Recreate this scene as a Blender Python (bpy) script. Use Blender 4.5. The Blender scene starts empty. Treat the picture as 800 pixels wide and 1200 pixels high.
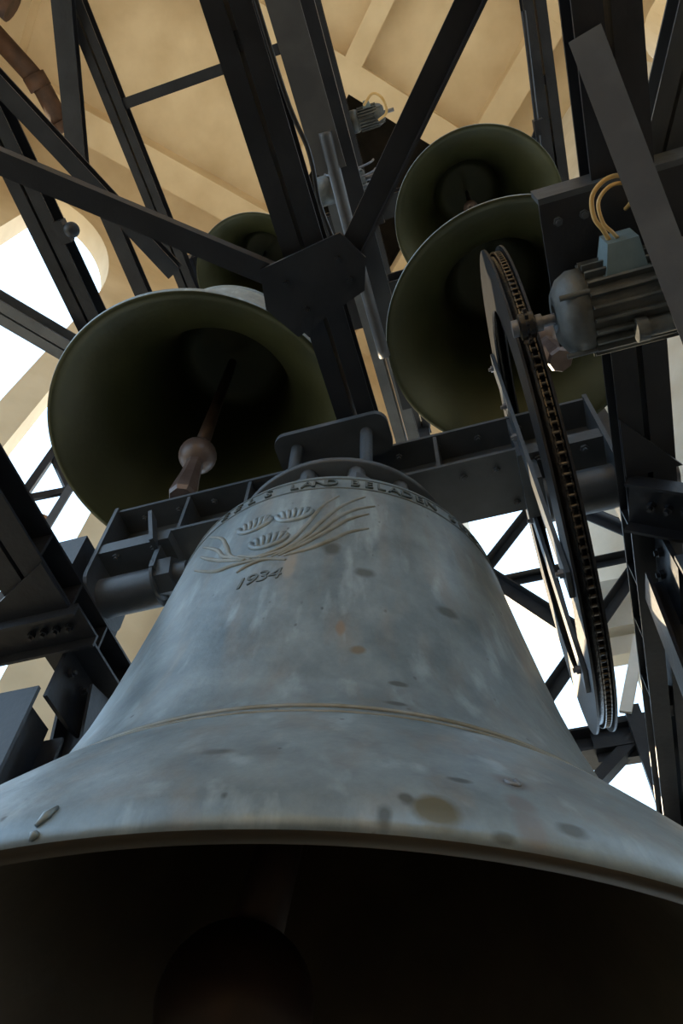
import bpy, math, random
from mathutils import Vector, Matrix
random.seed(4)
sc = bpy.context.scene
col = sc.collection

# ---------------------------------------------------------------- camera
cam_d = bpy.data.cameras.new('camera')
cam = bpy.data.objects.new('camera', cam_d); col.objects.link(cam); sc.camera = cam
cam_d.sensor_fit = 'VERTICAL'; cam_d.sensor_height = 36.0; cam_d.lens = 919.0 / 1200.0 * 36.0
cam_d.clip_start = 0.02; cam_d.clip_end = 200
RIGHT = Vector((0.95907249, 0.28174953, 0.02823411))
DOWN = Vector((-0.22120451, 0.80773928, -0.54646667))
FWD = Vector((-0.17677253, 0.51785564, 0.83700479))
cam.matrix_world = Matrix(((RIGHT.x, -DOWN.x, -FWD.x, 0), (RIGHT.y, -DOWN.y, -FWD.y, 0), (RIGHT.z, -DOWN.z, -FWD.z, 0), (0, 0, 0, 1)))

# ---------------------------------------------------------------- sky, sun, exposure
w = bpy.data.worlds.new('sky'); sc.world = w; w.use_nodes = True
bg = w.node_tree.nodes['Background']
bg.inputs[0].default_value = (0.52, 0.75, 1.0, 1); bg.inputs[1].default_value = 4.8
sun_d = bpy.data.lights.new('sun', 'SUN'); sun_d.energy = 16.0; sun_d.angle = 0.01; sun_d.color = (1.0, 0.80, 0.52)
sun = bpy.data.objects.new('sun', sun_d); col.objects.link(sun)
sun.rotation_euler = Vector((-0.52, 0.70, 0.48)).to_track_quat('Z', 'Y').to_euler()
sc.view_settings.view_transform = 'Standard'; sc.view_settings.look = 'None'
sc.view_settings.exposure = -0.82; sc.view_settings.gamma = 1.0; sc.view_settings.use_curve_mapping = False
sc.cycles.use_denoising = True
sc.cycles.max_bounces = 10; sc.cycles.diffuse_bounces = 6

# ---------------------------------------------------------------- materials
def new_mat(name):
    m = bpy.data.materials.new(name); m.use_nodes = True
    nt = m.node_tree
    return m, nt, nt.nodes['Principled BSDF']
def N(nt, t, **kw):
    n = nt.nodes.new(t)
    for k, v in kw.items(): setattr(n, k, v)
    return n
def noisy(name, c1, c2, scale=6, rough=0.5, metal=0.0, bump=0.0, bscale=60, detail=6, lo=.35, hi=.65, stretch=None, spec=None):
    m, nt, b = new_mat(name)
    tc = N(nt, 'ShaderNodeTexCoord'); L = nt.links
    src = tc.outputs['Object']
    if stretch:
        mp = N(nt, 'ShaderNodeMapping'); mp.inputs['Scale'].default_value = stretch
        L.new(src, mp.inputs[0]); src = mp.outputs[0]
    n = N(nt, 'ShaderNodeTexNoise'); n.inputs['Scale'].default_value = scale; n.inputs['Detail'].default_value = detail
    L.new(src, n.inputs['Vector'])
    r = N(nt, 'ShaderNodeValToRGB'); r.color_ramp.elements[0].position = lo; r.color_ramp.elements[1].position = hi
    r.color_ramp.elements[0].color = (*c1, 1); r.color_ramp.elements[1].color = (*c2, 1)
    L.new(n.outputs['Fac'], r.inputs[0]); L.new(r.outputs[0], b.inputs['Base Color'])
    b.inputs['Roughness'].default_value = rough; b.inputs['Metallic'].default_value = metal
    if spec is not None: b.inputs['Specular IOR Level'].default_value = spec
    if bump:
        n2 = N(nt, 'ShaderNodeTexNoise'); n2.inputs['Scale'].default_value = bscale; n2.inputs['Detail'].default_value = 4
        L.new(tc.outputs['Object'], n2.inputs['Vector'])
        bp = N(nt, 'ShaderNodeBump'); bp.inputs['Strength'].default_value = bump; bp.inputs['Distance'].default_value = 0.01
        L.new(n2.outputs['Fac'], bp.inputs['Height']); L.new(bp.outputs[0], b.inputs['Normal'])
    return m
M = {}
M['steel'] = noisy('dark_painted_steel', (0.011, 0.013, 0.018), (0.022, 0.025, 0.032), 5, 0.42, 0.0, 0.15, 40, spec=.4)
M['steel_grey'] = noisy('grey_painted_steel', (0.075, 0.082, 0.095), (0.11, 0.118, 0.13), 7, 0.5, 0.0, 0.15, 40)
M['yoke'] = noisy('slate_painted_steel', (0.040, 0.050, 0.062), (0.062, 0.074, 0.090), 6, 0.45, 0.0, 0.15, 40)
M['bolt'] = noisy('bolt_zinc', (0.10, 0.11, 0.13), (0.2, 0.21, 0.24), 30, 0.4, 0.5)
M['greased'] = noisy('greased_steel', (0.008, 0.009, 0.012), (0.018, 0.019, 0.024), 30, 0.28, 0.15, 0.3, 90)
M['black'] = noisy('black_wheel_paint', (0.007, 0.008, 0.010), (0.014, 0.015, 0.018), 12, 0.5, 0.0, 0.2, 60, spec=.25)
M['chain'] = noisy('chain_steel', (0.03, 0.028, 0.026), (0.09, 0.085, 0.08), 60, 0.28, 0.7)
M['concrete'] = noisy('cream_concrete', (0.58, 0.45, 0.28), (0.74, 0.61, 0.42), 1.6, 0.85, 0, 0.25, 14, 9, .25, .7)
M['concrete_pale_lit'] = noisy('pale_lit_concrete', (0.66, 0.62, 0.53), (0.78, 0.75, 0.67), 2.5, 0.85, 0, 0.2, 20)  # greyer than the cream concrete, and lightened to stand in for brighter light
M['floor'] = noisy('stone_floor', (0.10, 0.075, 0.05), (0.16, 0.12, 0.08), 2, 0.8, 0, 0.2, 20)
M['ground'] = noisy('sandy_ground', (0.48, 0.40, 0.29), (0.58, 0.50, 0.38), .05, 0.9)
M['rust'] = noisy('rusty_pipe', (0.035, 0.016, 0.009), (0.075, 0.034, 0.018), 6, 0.7, 0.1, 0.3, 40)
M['orange'] = noisy('rusty_strap', (0.30, 0.14, 0.05), (0.42, 0.22, 0.10), 12, 0.7)
M['dark'] = noisy('dark_timber', (0.012, 0.009, 0.006), (0.03, 0.022, 0.014), 4, 0.8)
M['clapper'] = noisy('clapper_iron', (0.075, 0.055, 0.05), (0.135, 0.105, 0.098), 9, 0.38, 0.25, 0.15, 30)
M['shaded_iron'] = noisy('shaded_clapper_iron', (0.022, 0.014, 0.012), (0.045, 0.028, 0.023), 6, 0.45, 0.3)  # clapper iron darkened to stand for the shade inside the bells
M['motor'] = noisy('motor_paint', (0.045, 0.05, 0.052), (0.10, 0.11, 0.11), 14, 0.5, 0.1, 0.2, 60)
M['motor_box'] = noisy('terminal_box_paint', (0.12, 0.175, 0.20), (0.17, 0.24, 0.27), 14, 0.5)
M['cable'] = noisy('yellow_cable', (0.55, 0.33, 0.10), (0.66, 0.44, 0.17), 20, 0.45)
M['cable_dark'] = noisy('black_cable', (0.012, 0.012, 0.014), (0.02, 0.02, 0.022), 20, 0.4)
M['white'] = noisy('sunlit_white_steel', (0.7, 0.7, 0.68), (0.8, 0.8, 0.78), 10, 0.35)  # white stands in for sun on the slanting steel plate

def bell_material(name, base, dark, pale, warm, spots=(), rough=0.42, metal=0.35):
    """weathered bronze: patchy patina, vertical run marks, shaped stains given in local coordinates"""
    m, nt, b = new_mat(name); L = nt.links
    tc = N(nt, 'ShaderNodeTexCoord')
    n1 = N(nt, 'ShaderNodeTexNoise'); n1.inputs['Scale'].default_value = 3.2; n1.inputs['Detail'].default_value = 8
    n1.inputs['Roughness'].default_value = 0.62
    L.new(tc.outputs['Object'], n1.inputs['Vector'])
    r1 = N(nt, 'ShaderNodeValToRGB'); e = r1.color_ramp.elements
    e[0].position = .28; e[0].color = (*dark, 1); e[1].position = .74; e[1].color = (*pale, 1)
    k = r1.color_ramp.elements.new(.5); k.color = (*base, 1)
    L.new(n1.outputs['Fac'], r1.inputs[0])
    mp = N(nt, 'ShaderNodeMapping'); mp.inputs['Scale'].default_value = (11, 11, 1.1)
    L.new(tc.outputs['Object'], mp.inputs[0])
    n2 = N(nt, 'ShaderNodeTexNoise'); n2.inputs['Scale'].default_value = 1.5; n2.inputs['Detail'].default_value = 7
    L.new(mp.outputs[0], n2.inputs['Vector'])
    r2 = N(nt, 'ShaderNodeValToRGB'); r2.color_ramp.elements[0].position = .50; r2.color_ramp.elements[1].position = .72
    r2.color_ramp.elements[1].color = (.62, .62, .62, 1)
    L.new(n2.outputs['Fac'], r2.inputs[0])
    mx = N(nt, 'ShaderNodeMixRGB'); L.new(r2.outputs[0], mx.inputs[0]); L.new(r1.outputs[0], mx.inputs[1])
    mx.inputs[2].default_value = (*warm, 1)
    n3 = N(nt, 'ShaderNodeTexNoise'); n3.inputs['Scale'].default_value = 1.5; n3.inputs['Detail'].default_value = 6
    mp3 = N(nt, 'ShaderNodeMapping'); mp3.inputs['Scale'].default_value = (14, 14, 2.2); mp3.inputs['Location'].default_value = (3, 7, 1)
    L.new(tc.outputs['Object'], mp3.inputs[0]); L.new(mp3.outputs[0], n3.inputs['Vector'])
    r3 = N(nt, 'ShaderNodeValToRGB'); r3.color_ramp.elements[0].position = .56; r3.color_ramp.elements[1].position = .70
    r3.color_ramp.elements[1].color = (.6, .6, .6, 1)
    L.new(n3.outputs['Fac'], r3.inputs[0])
    mx3 = N(nt, 'ShaderNodeMixRGB'); L.new(r3.outputs[0], mx3.inputs[0]); L.new(mx.outputs[0], mx3.inputs[1])
    mx3.inputs[2].default_value = tuple(v * 1.35 for v in pale) + (1,)
    n5 = N(nt, 'ShaderNodeTexNoise'); n5.inputs['Scale'].default_value = 9; n5.inputs['Detail'].default_value = 10; n5.inputs['Roughness'].default_value = .7
    mp5 = N(nt, 'ShaderNodeMapping'); mp5.inputs['Scale'].default_value = (1.6, 1.6, .9); mp5.inputs['Location'].default_value = (5, 1, 2)
    L.new(tc.outputs['Object'], mp5.inputs[0]); L.new(mp5.outputs[0], n5.inputs['Vector'])
    r5 = N(nt, 'ShaderNodeValToRGB'); r5.color_ramp.elements[0].position = .33; r5.color_ramp.elements[0].color = (.66, .68, .70, 1)
    r5.color_ramp.elements[1].position = .66; r5.color_ramp.elements[1].color = (1.0, 1.0, 1.0, 1)
    L.new(n5.outputs['Fac'], r5.inputs[0])
    mx5 = N(nt, 'ShaderNodeMixRGB', blend_type='MULTIPLY'); mx5.inputs[0].default_value = 1; L.new(mx3.outputs[0], mx5.inputs[1]); L.new(r5.outputs[0], mx5.inputs[2])
    n6 = N(nt, 'ShaderNodeTexVoronoi'); n6.inputs['Scale'].default_value = 16; L.new(mp5.outputs[0], n6.inputs['Vector'])
    r6 = N(nt, 'ShaderNodeValToRGB'); r6.color_ramp.elements[0].position = .06; r6.color_ramp.elements[0].color = (.35, .35, .35, 1); r6.color_ramp.elements[1].position = .13; r6.color_ramp.elements[1].color = (1, 1, 1, 1)
    L.new(n6.outputs['Distance'], r6.inputs[0])
    gate = N(nt, 'ShaderNodeMapRange'); gate.inputs['From Min'].default_value = .52; gate.inputs['From Max'].default_value = .6
    L.new(n3.outputs['Fac'], gate.inputs['Value'])
    mx6 = N(nt, 'ShaderNodeMixRGB', blend_type='MULTIPLY'); L.new(gate.outputs[0], mx6.inputs[0]); L.new(mx5.outputs[0], mx6.inputs[1]); L.new(r6.outputs[0], mx6.inputs[2])
    cur = mx6.outputs[0]
    nd = N(nt, 'ShaderNodeTexNoise'); nd.inputs['Scale'].default_value = 26; nd.inputs['Detail'].default_value = 3
    L.new(tc.outputs['Object'], nd.inputs['Vector'])
    for (p, rad, sz, colr, amt) in spots:
        sub = N(nt, 'ShaderNodeVectorMath', operation='SUBTRACT'); L.new(tc.outputs['Object'], sub.inputs[0]); sub.inputs[1].default_value = p
        ml = N(nt, 'ShaderNodeVectorMath', operation='MULTIPLY'); L.new(sub.outputs[0], ml.inputs[0]); ml.inputs[1].default_value = (1 / rad, 1 / rad, 1 / (rad * sz))
        ln = N(nt, 'ShaderNodeVectorMath', operation='LENGTH'); L.new(ml.outputs[0], ln.inputs[0])
        ad = N(nt, 'ShaderNodeMath', operation='MULTIPLY_ADD'); L.new(nd.outputs['Fac'], ad.inputs[0]); ad.inputs[1].default_value = 0.9; L.new(ln.outputs['Value'], ad.inputs[2])
        mr = N(nt, 'ShaderNodeMapRange'); mr.inputs['From Min'].default_value = 1.05; mr.inputs['From Max'].default_value = 1.6
        mr.inputs['To Min'].default_value = amt; mr.inputs['To Max'].default_value = 0
        L.new(ad.outputs[0], mr.inputs['Value'])
        mm = N(nt, 'ShaderNodeMixRGB'); L.new(mr.outputs[0], mm.inputs[0]); L.new(cur, mm.inputs[1]); mm.inputs[2].default_value = (*colr, 1)
        cur = mm.outputs[0]
    L.new(cur, b.inputs['Base Color'])
    b.inputs['Metallic'].default_value = metal; b.inputs['Roughness'].default_value = rough
    bp = N(nt, 'ShaderNodeBump'); bp.inputs['Strength'].default_value = 0.12; bp.inputs['Distance'].default_value = 0.01
    n4 = N(nt, 'ShaderNodeTexNoise'); n4.inputs['Scale'].default_value = 38; n4.inputs['Detail'].default_value = 5
    L.new(tc.outputs['Object'], n4.inputs['Vector']); L.new(n4.outputs['Fac'], bp.inputs['Height']); L.new(bp.outputs[0], b.inputs['Normal'])
    return m

# ---------------------------------------------------------------- mesh builder
class MB:
    def __init__(s): s.v = []; s.f = []; s.mi = []; s.smooth = []
    def add(s, vs, fs, mi=0, smooth=False):
        o = len(s.v); s.v += [Vector(p) for p in vs]
        for f in fs: s.f.append([i + o for i in f]); s.mi.append(mi); s.smooth.append(smooth)
        return s
    def box(s, a, b):
        (x0, y0, z0), (x1, y1, z1) = a, b
        return s.add([(x0, y0, z0), (x1, y0, z0), (x1, y1, z0), (x0, y1, z0), (x0, y0, z1), (x1, y0, z1), (x1, y1, z1), (x0, y1, z1)],
                     [(0, 3, 2, 1), (4, 5, 6, 7), (0, 1, 5, 4), (1, 2, 6, 5), (2, 3, 7, 6), (3, 0, 4, 7)])
    def extrude(s, poly, p0, p1, up=(0, 0, 1), mi=0):
        """poly in (side, up) coordinates, swept from p0 to p1"""
        p0, p1 = Vector(p0), Vector(p1); d = (p1 - p0).normalized(); u = Vector(up)
        side = d.cross(u).normalized(); u = side.cross(d).normalized(); n = len(poly)
        vs = [p0 + side * a + u * b for a, b in poly] + [p1 + side * a + u * b for a, b in poly]
        fs = [tuple(reversed(range(n))), tuple(range(n, 2 * n))] + [(i, (i + 1) % n, n + (i + 1) % n, n + i) for i in range(n)]
        area = sum(poly[i][0] * poly[(i + 1) % n][1] - poly[(i + 1) % n][0] * poly[i][1] for i in range(n))
        if area < 0: fs = [tuple(reversed(f)) for f in fs]
        fs = [tuple(reversed(f)) for f in fs] if False else fs
        return s.add(vs, fs, mi)
    def cyl(s, p0, p1, r0, r1=None, n=20, caps=True, smooth=True):
        r1 = r0 if r1 is None else r1
        p0, p1 = Vector(p0), Vector(p1); d = (p1 - p0).normalized()
        a = d.orthogonal().normalized(); b = d.cross(a)
        ring = [a * math.cos(2 * math.pi * i / n) + b * math.sin(2 * math.pi * i / n) for i in range(n)]
        s.add([p0 + q * r0 for q in ring] + [p1 + q * r1 for q in ring], [(i, (i + 1) % n, n + (i + 1) % n, n + i) for i in range(n)], 0, smooth)
        if caps:
            s.add([p0 + q * r0 for q in ring], [tuple(reversed(range(n)))]); s.add([p1 + q * r1 for q in ring], [tuple(range(n))])
        return s
    def lathe(s, prof, c, axis='Z', n=96, mi=None, closed=False, smooth=True):
        """prof: (radius, along) list"""
        vs = []
        for r, z in prof:
            for i in range(n):
                t = 2 * math.pi * i / n; x, y = r * math.cos(t), r * math.sin(t)
                vs.append((c[0] + x, c[1] + y, c[2] + z) if axis == 'Z' else (c[0] + z, c[1] + x, c[2] + y))
        m = len(prof); o = len(s.v); s.v += [Vector(p) for p in vs]
        for j in range(m if closed else m - 1):
            k = (j + 1) % m
            for i in range(n):
                i2 = (i + 1) % n
                s.f.append([o + j * n + i, o + j * n + i2, o + k * n + i2, o + k * n + i])
                s.mi.append(mi[j] if mi else 0); s.smooth.append(smooth)
        return s
    def tube(s, pts, r, n=8, taper=None):
        pts = [Vector(p) for p in pts]; m = len(pts); o = len(s.v)
        prev = None
        for j, p in enumerate(pts):
            d = (pts[min(j + 1, m - 1)] - pts[max(j - 1, 0)]).normalized()
            a = d.orthogonal().normalized() if prev is None else (prev - d * prev.dot(d)).normalized()
            prev = a; b = d.cross(a); rr = r * (taper[j] if taper else 1)
            s.v += [p + (a * math.cos(2 * math.pi * i / n) + b * math.sin(2 * math.pi * i / n)) * rr for i in range(n)]
        for j in range(m - 1):
            for i in range(n):
                i2 = (i + 1) % n
                s.f.append([o + j * n + i, o + j * n + i2, o + (j + 1) * n + i2, o + (j + 1) * n + i]); s.mi.append(0); s.smooth.append(True)
        s.f.append([o + i for i in reversed(range(n))]); s.mi.append(0); s.smooth.append(False)
        s.f.append([o + (m - 1) * n + i for i in range(n)]); s.mi.append(0); s.smooth.append(False)
        return s
    def build(s, name, mat, parent=None, origin=None):
        o0 = Vector(origin) if origin is not None else (wloc(parent) if parent else Vector((0, 0, 0)))
        me = bpy.data.meshes.new(name)
        me.from_pydata([tuple(p - o0) for p in s.v], [], s.f)
        for mm in (mat if isinstance(mat, (list, tuple)) else [mat]): me.materials.append(M[mm] if isinstance(mm, str) else mm)
        me.polygons.foreach_set('material_index', s.mi); me.polygons.foreach_set('use_smooth', s.smooth)
        me.update()
        return link(name, me, parent, o0)
def wloc(o):
    v = Vector((0, 0, 0))
    while o is not None: v += o.location; o = o.parent
    return v
def link(name, data, parent, loc):
    o = bpy.data.objects.new(name, data); col.objects.link(o)
    if parent is not None:
        o.parent = parent; o.location = Vector(loc) - wloc(parent)
    else: o.location = loc
    return o
def tag(o, label, cat, group=None, kind=None):
    o['label'] = label; o['category'] = cat
    if group: o['group'] = group
    if kind: o['kind'] = kind
    return o
def thing(name, label, cat, loc=(0, 0, 0), group=None, kind='thing'):
    o = bpy.data.objects.new(name, None); col.objects.link(o); o.location = loc; o.empty_display_size = 0.1
    return tag(o, label, cat, group, kind)
def boxp(name, a, b, mat, parent): return MB().box(a, b).build(name, mat, parent)
_hex = {}
def bolt(parent, p, d, r=0.016, l=0.012, mat='bolt', name='bolt'):
    """hexagonal head, mesh shared by size and direction"""
    d = Vector(d).normalized(); key = (round(r, 4), round(l, 4), tuple(round(v, 2) for v in d), mat)
    if key not in _hex:
        mb = MB().cyl((0, 0, 0), d * l, r, r, 6, True, False).cyl(d * l, d * (l * 1.8), r * .55, r * .55, 8, True, False)
        me = bpy.data.meshes.new(name); me.from_pydata([tuple(v) for v in mb.v], [], mb.f); me.materials.append(M[mat]); _hex[key] = me
    return link(name, _hex[key], parent, p)

R2 = math.sqrt(0.5)
def UV(u, v, h): return Vector(((u - v) * R2, (u + v) * R2, h))     # the tower stands at 45 degrees to the bell frame

# ---------------------------------------------------------------- tower shell
FL = -1.6; CEIL = 13.6; UW = 3.4; VW = 4.6; UN = -4.6; VN = -4.4; TH = 0.55
def slab_uv(mb, u0, u1, v0, v1, h0, h1):
    a = [UV(u0, v0, h0), UV(u1, v0, h0), UV(u1, v1, h0), UV(u0, v1, h0), UV(u0, v0, h1), UV(u1, v0, h1), UV(u1, v1, h1), UV(u0, v1, h1)]
    return mb.add(a, [(0, 3, 2, 1), (4, 5, 6, 7), (0, 1, 5, 4), (1, 2, 6, 5), (2, 3, 7, 6), (3, 0, 4, 7)])
def pier(parent, axis, w0, w1, a0, a1, h0, h1, name='wall_panel', mat='concrete'):
    """wall piece: axis 'V' -> wall of constant V between w0 and w1, running a0..a1 along U"""
    mb = MB()
    if axis == 'V': slab_uv(mb, a0, a1, w0, w1, h0, h1)
    else: slab_uv(mb, w0, w1, a0, a1, h0, h1)
    return mb.build(name, mat, parent)
def arch_head(parent, axis, w0, w1, a0, a1, spring, apex, top, half=None, name='arch_head'):
    """wall piece above an arched opening between a0 and a1 (half='L'/'R': only that half of the arch)"""
    n = 20; pts = []
    if half is None: c, rx = (a0 + a1) / 2, (a1 - a0) / 2; t0, t1 = math.pi, 0
    elif half == 'R': c, rx = a0, a1 - a0; t0, t1 = math.pi / 2, 0
    else: c, rx = a1, a1 - a0; t0, t1 = math.pi, math.pi / 2
    for i in range(n + 1):
        t = t0 + (t1 - t0) * i / n
        pts.append((c + rx * math.cos(t), spring + (apex - spring) * math.sin(t)))
    mb = MB(); P = (lambda a, w, h: UV(a, w, h)) if axis == 'V' else (lambda a, w, h: UV(w, a, h))
    for i in range(n):
        (x0, z0), (x1, z1) = pts[i], pts[i + 1]
        vs = [P(x0, w0, z0), P(x1, w0, z1), P(x1, w0, top), P(x0, w0, top), P(x0, w1, z0), P(x1, w1, z1), P(x1, w1, top), P(x0, w1, top)]
        mb.add(vs, [(0, 1, 2, 3), (7, 6, 5, 4), (0, 4, 5, 1), (3, 2, 6, 7)])
    return mb.build(name, 'concrete', parent)
def struct(name, label=None):
    o = bpy.data.objects.new(name, None); col.objects.link(o); o['kind'] = 'structure'
    if label: o['label'] = label
    return o
# floor and ceiling
fl = slab_uv(MB(), UN - TH, UW + TH, VN - TH, VW + TH, FL - .2, FL).build('floor', 'floor'); fl['kind'] = 'structure'
gr = MB().box((-300, -300, FL - 26), (300, 300, FL - 25)).build('ground', 'ground'); gr['kind'] = 'structure'; gr['label'] = 'sunlit sandy ground far below the tower'
ce = struct('ceiling', 'cream concrete coffered ceiling with deep diagonal ribs')
HU0, HU1, HV0, HV1 = .33, 2.24, 1.16, 3.27     # hatch in one coffer
UR = [(-4.6, -4.2), (.05, .33), (2.24, 2.65)]; VR = [(-3.6, -3.2), (-1.45, -1.05), (.76, 1.16), (3.27, 3.74)]
ub = [UN - TH, -2.05, .19, 2.44, UW + TH]; vb = [VN - TH, -1.25, .96, 3.5, VW + TH]
for i in range(4):
    for j in range(4):
        if i == 2 and j == 2: continue
        slab_uv(MB(), ub[i], ub[i + 1], vb[j], vb[j + 1], CEIL, CEIL + .25).build('ceiling_panel', 'concrete', ce)
for a, b in VR: slab_uv(MB(), UN, UW, a, b, CEIL - .40, CEIL + .002).build('rib', 'concrete', ce)
for a, b in UR:
    prev = VN
    for c, d in VR + [(VW, VW)]:
        slab_uv(MB(), a, b, prev, c, CEIL - .39, CEIL + .002).build('rib', 'concrete', ce); prev = d
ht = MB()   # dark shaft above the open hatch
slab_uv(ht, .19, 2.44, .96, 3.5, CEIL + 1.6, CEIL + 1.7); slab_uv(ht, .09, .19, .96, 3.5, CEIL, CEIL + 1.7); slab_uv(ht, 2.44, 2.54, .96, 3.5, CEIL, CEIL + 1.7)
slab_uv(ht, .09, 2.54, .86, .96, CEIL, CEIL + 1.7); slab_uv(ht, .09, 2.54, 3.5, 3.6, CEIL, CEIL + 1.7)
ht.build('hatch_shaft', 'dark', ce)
# wall at V = VW (two arched openings with a slim pier between them; a third, unseen, added for the sun)
TL = .36
wl = struct('wall_left', 'cream concrete wall with tall arched openings')
SILL = 0.6
pier(wl, 'V', VW, VW + TL, UN - TH, -3.08, FL, CEIL, 'wall_pier')
pier(wl, 'V', VW, VW + TL, -1.54, -1.24, FL, CEIL, 'wall_pier')
pier(wl, 'V', VW, VW + TL, -.28, 1.1, FL, CEIL, 'wall_pier')
pier(wl, 'V', VW, VW + TL, 3.0, UW + TH, FL, CEIL, 'wall_pier')
pier(wl, 'V', VW, VW + TL, 1.1, 3.0, FL, SILL, 'sill_wall')
arch_head(wl, 'V', VW, VW + TL, 1.1, 3.0, 7.0, 8.0, CEIL)  # unseen opening behind the big bell, added to let the sun in
for a, b in ((-3.08, -1.54), (-1.24, -.28)): pier(wl, 'V', VW, VW + TL, a, b, FL, SILL, 'sill_wall')
arch_head(wl, 'V', VW, VW + TL, -3.08, -1.54, 10.17, 12.9, CEIL, 'R')
arch_head(wl, 'V', VW, VW + TL, -1.24, -.28, 9.6, 10.4, CEIL)
pier(wl, 'V', VW - .12, VW, .72, 1.02, FL, CEIL, 'pilaster')
# wall at U = UW
wr = struct('wall_right', 'cream concrete wall with an open bay behind the wheel')
pier(wr, 'U', UW, UW + TH, VN, -2.6, FL, CEIL, 'wall_pier', 'concrete_pale_lit')
pier(wr, 'U', UW, UW + TH, -1.12, 2.4, FL, CEIL, 'wall_pier', 'concrete_pale_lit')
pier(wr, 'U', UW, UW + TH, 4.3, VW, FL, CEIL, 'wall_pier', 'concrete_pale_lit')
pier(wr, 'U', UW, UW + TH, -2.6, -1.12, FL, SILL, 'sill_wall', 'concrete_pale_lit'); pier(wr, 'U', UW, UW + TH, 2.4, 4.3, FL, -.9, 'sill_wall', 'concrete_pale_lit')
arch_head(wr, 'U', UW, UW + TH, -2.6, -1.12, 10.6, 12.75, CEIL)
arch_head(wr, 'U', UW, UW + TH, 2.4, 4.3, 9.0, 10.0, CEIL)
# the two walls behind the photographer: broad open bays between piers
wn = struct('wall_front', 'concrete wall with one arched window behind the viewer')
for a, b in ((UN - TH, -1.9), (.6, UW + TH)): pier(wn, 'V', VN - TH, VN, a, b, FL, CEIL, 'wall_pier')
pier(wn, 'V', VN - TH, VN, -1.9, .6, FL, 3.2, 'sill_wall'); arch_head(wn, 'V', VN - TH, VN, -1.9, .6, 9.6, 11.2, CEIL)
ws = struct('wall_side', 'concrete wall with broad open bays beside the viewer')
for a, b in ((VN, -2.2), (-.6, -.1), (4.2, VW)): pier(ws, 'U', UN - TH, UN, a, b, FL, CEIL, 'wall_pier')
for a, b in ((-2.2, -.6), (-.1, 4.2)):
    pier(ws, 'U', UN - TH, UN, a, b, FL, -.6, 'sill_wall'); arch_head(ws, 'U', UN - TH, UN, a, b, 9.6, 11.0, CEIL)

# ---------------------------------------------------------------- steel members
def cprof(x0, x1, z0, z1, t, open_right):
    """channel profile, web at x0 when open_right"""
    if open_right: return [(x0, z0), (x1, z0), (x1, z0 + t), (x0 + t, z0 + t), (x0 + t, z1 - t), (x1, z1 - t), (x1, z1), (x0, z1)]
    return [(x1, z0), (x1, z1), (x0, z1), (x0, z1 - t), (x1 - t, z1 - t), (x1 - t, z0 + t), (x0, z0 + t), (x0, z0)]
def iprof(wd, hh, t):
    a, b = wd / 2, hh / 2
    return [(-a, -b), (a, -b), (a, -b + t), (t / 2, -b + t), (t / 2, b - t), (a, b - t), (a, b), (-a, b), (-a, b - t), (-t / 2, b - t), (-t / 2, -b + t), (-a, -b + t)]
def lprof(wd, hh, t): return [(-wd / 2, hh / 2), (-wd / 2, -hh / 2), (-wd / 2 + t, -hh / 2), (-wd / 2 + t, hh / 2 - t), (wd / 2, hh / 2 - t), (wd / 2, hh / 2)]
def rprof(wd, hh): return [(-wd / 2, -hh / 2), (wd / 2, -hh / 2), (wd / 2, hh / 2), (-wd / 2, hh / 2)]
def double_beam(label, x0, x1, h0, h1, y0=-.9, y1=3.4, gap=.016, mat='steel', group='double channel beams of the bell frame'):
    t = thing('steel_beam', label, 'beam', ((x0 + x1) / 2, y0, h0), group)
    xc = (x0 + x1) / 2; c = (xc, 0, 0); hw = (x1 - x0) / 2; tk = .011
    for s in (-1, 1):
        pr = cprof(gap / 2, hw, h0, h1, tk, True) if s > 0 else cprof(-hw, -gap / 2, h0, h1, tk, False)
        MB().extrude(pr, (xc, y0, 0), (xc, y1, 0)).build('channel', mat, t)
    n = int((y1 - y0) / .8)
    for i in range(n + 1):
        y = y0 + .05 + i * (y1 - y0 - .1) / n
        boxp('batten', (xc - gap / 2, y - .03, h0 + .02), (xc + gap / 2, y + .03, h1 - .02), mat, t)
    return t
def single(name, label, cat, prof, p0, p1, mat='steel', group=None, up=(0, 0, 1)):
    o = MB().extrude(prof, p0, p1, up).build(name, mat, None, p0)
    return tag(o, label, cat, group, 'thing')

BL = double_beam('low double channel beam carrying the bearing at the bare-nut end of the big yoke', -1.68, -1.474, 2.10, 2.24)
BRt = double_beam('low double channel beam beside the chain wheel and electric motor', .433, .585, 2.10, 2.24)
BC_ = double_beam('middle double channel beam overhead, meeting a black gusset plate', -.495, -.340, 2.85, 3.00)
double_beam('steel beam crossing the white arched opening, with a round lamp on it', -2.09, -1.93, 4.45, 4.60)
double_beam('grey steel beam just above the middle beam, small motor beside it', -.455, -.31, 4.45, 4.60, mat='steel_grey')
double_beam('steel beam above the motor, half hidden by the lower wheel-side beam', .98, 1.14, 4.45, 4.60)
double_beam('topmost steel beam against the orange-lit ceiling coffer', -2.06, -1.92, 6.50, 6.64)
double_beam('topmost steel beam over the middle of the frame, near the ceiling hatch', -.46, -.32, 6.50, 6.64)
double_beam('topmost steel beam beside the small high bell and hanging rod', 1.02, 1.18, 6.50, 6.64)
# stiffeners on the near side of the low left beam
for y in (1.20, 1.43, 1.64, 1.86, 2.1): boxp('stiffener', (-1.569, y, 2.111), (-1.476, y + .010, 2.229), 'steel', BL)
for y in (1.3, 1.53, 1.75): bolt(BL, (-1.566, y, 2.17), (1, 0, 0), .014, .01, 'steel')
for y in (1.62, 1.85, 2.1, 2.4): boxp('stiffener', (.435, y, 2.111), (.50, y + .010, 2.229), 'steel', BRt)
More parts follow.
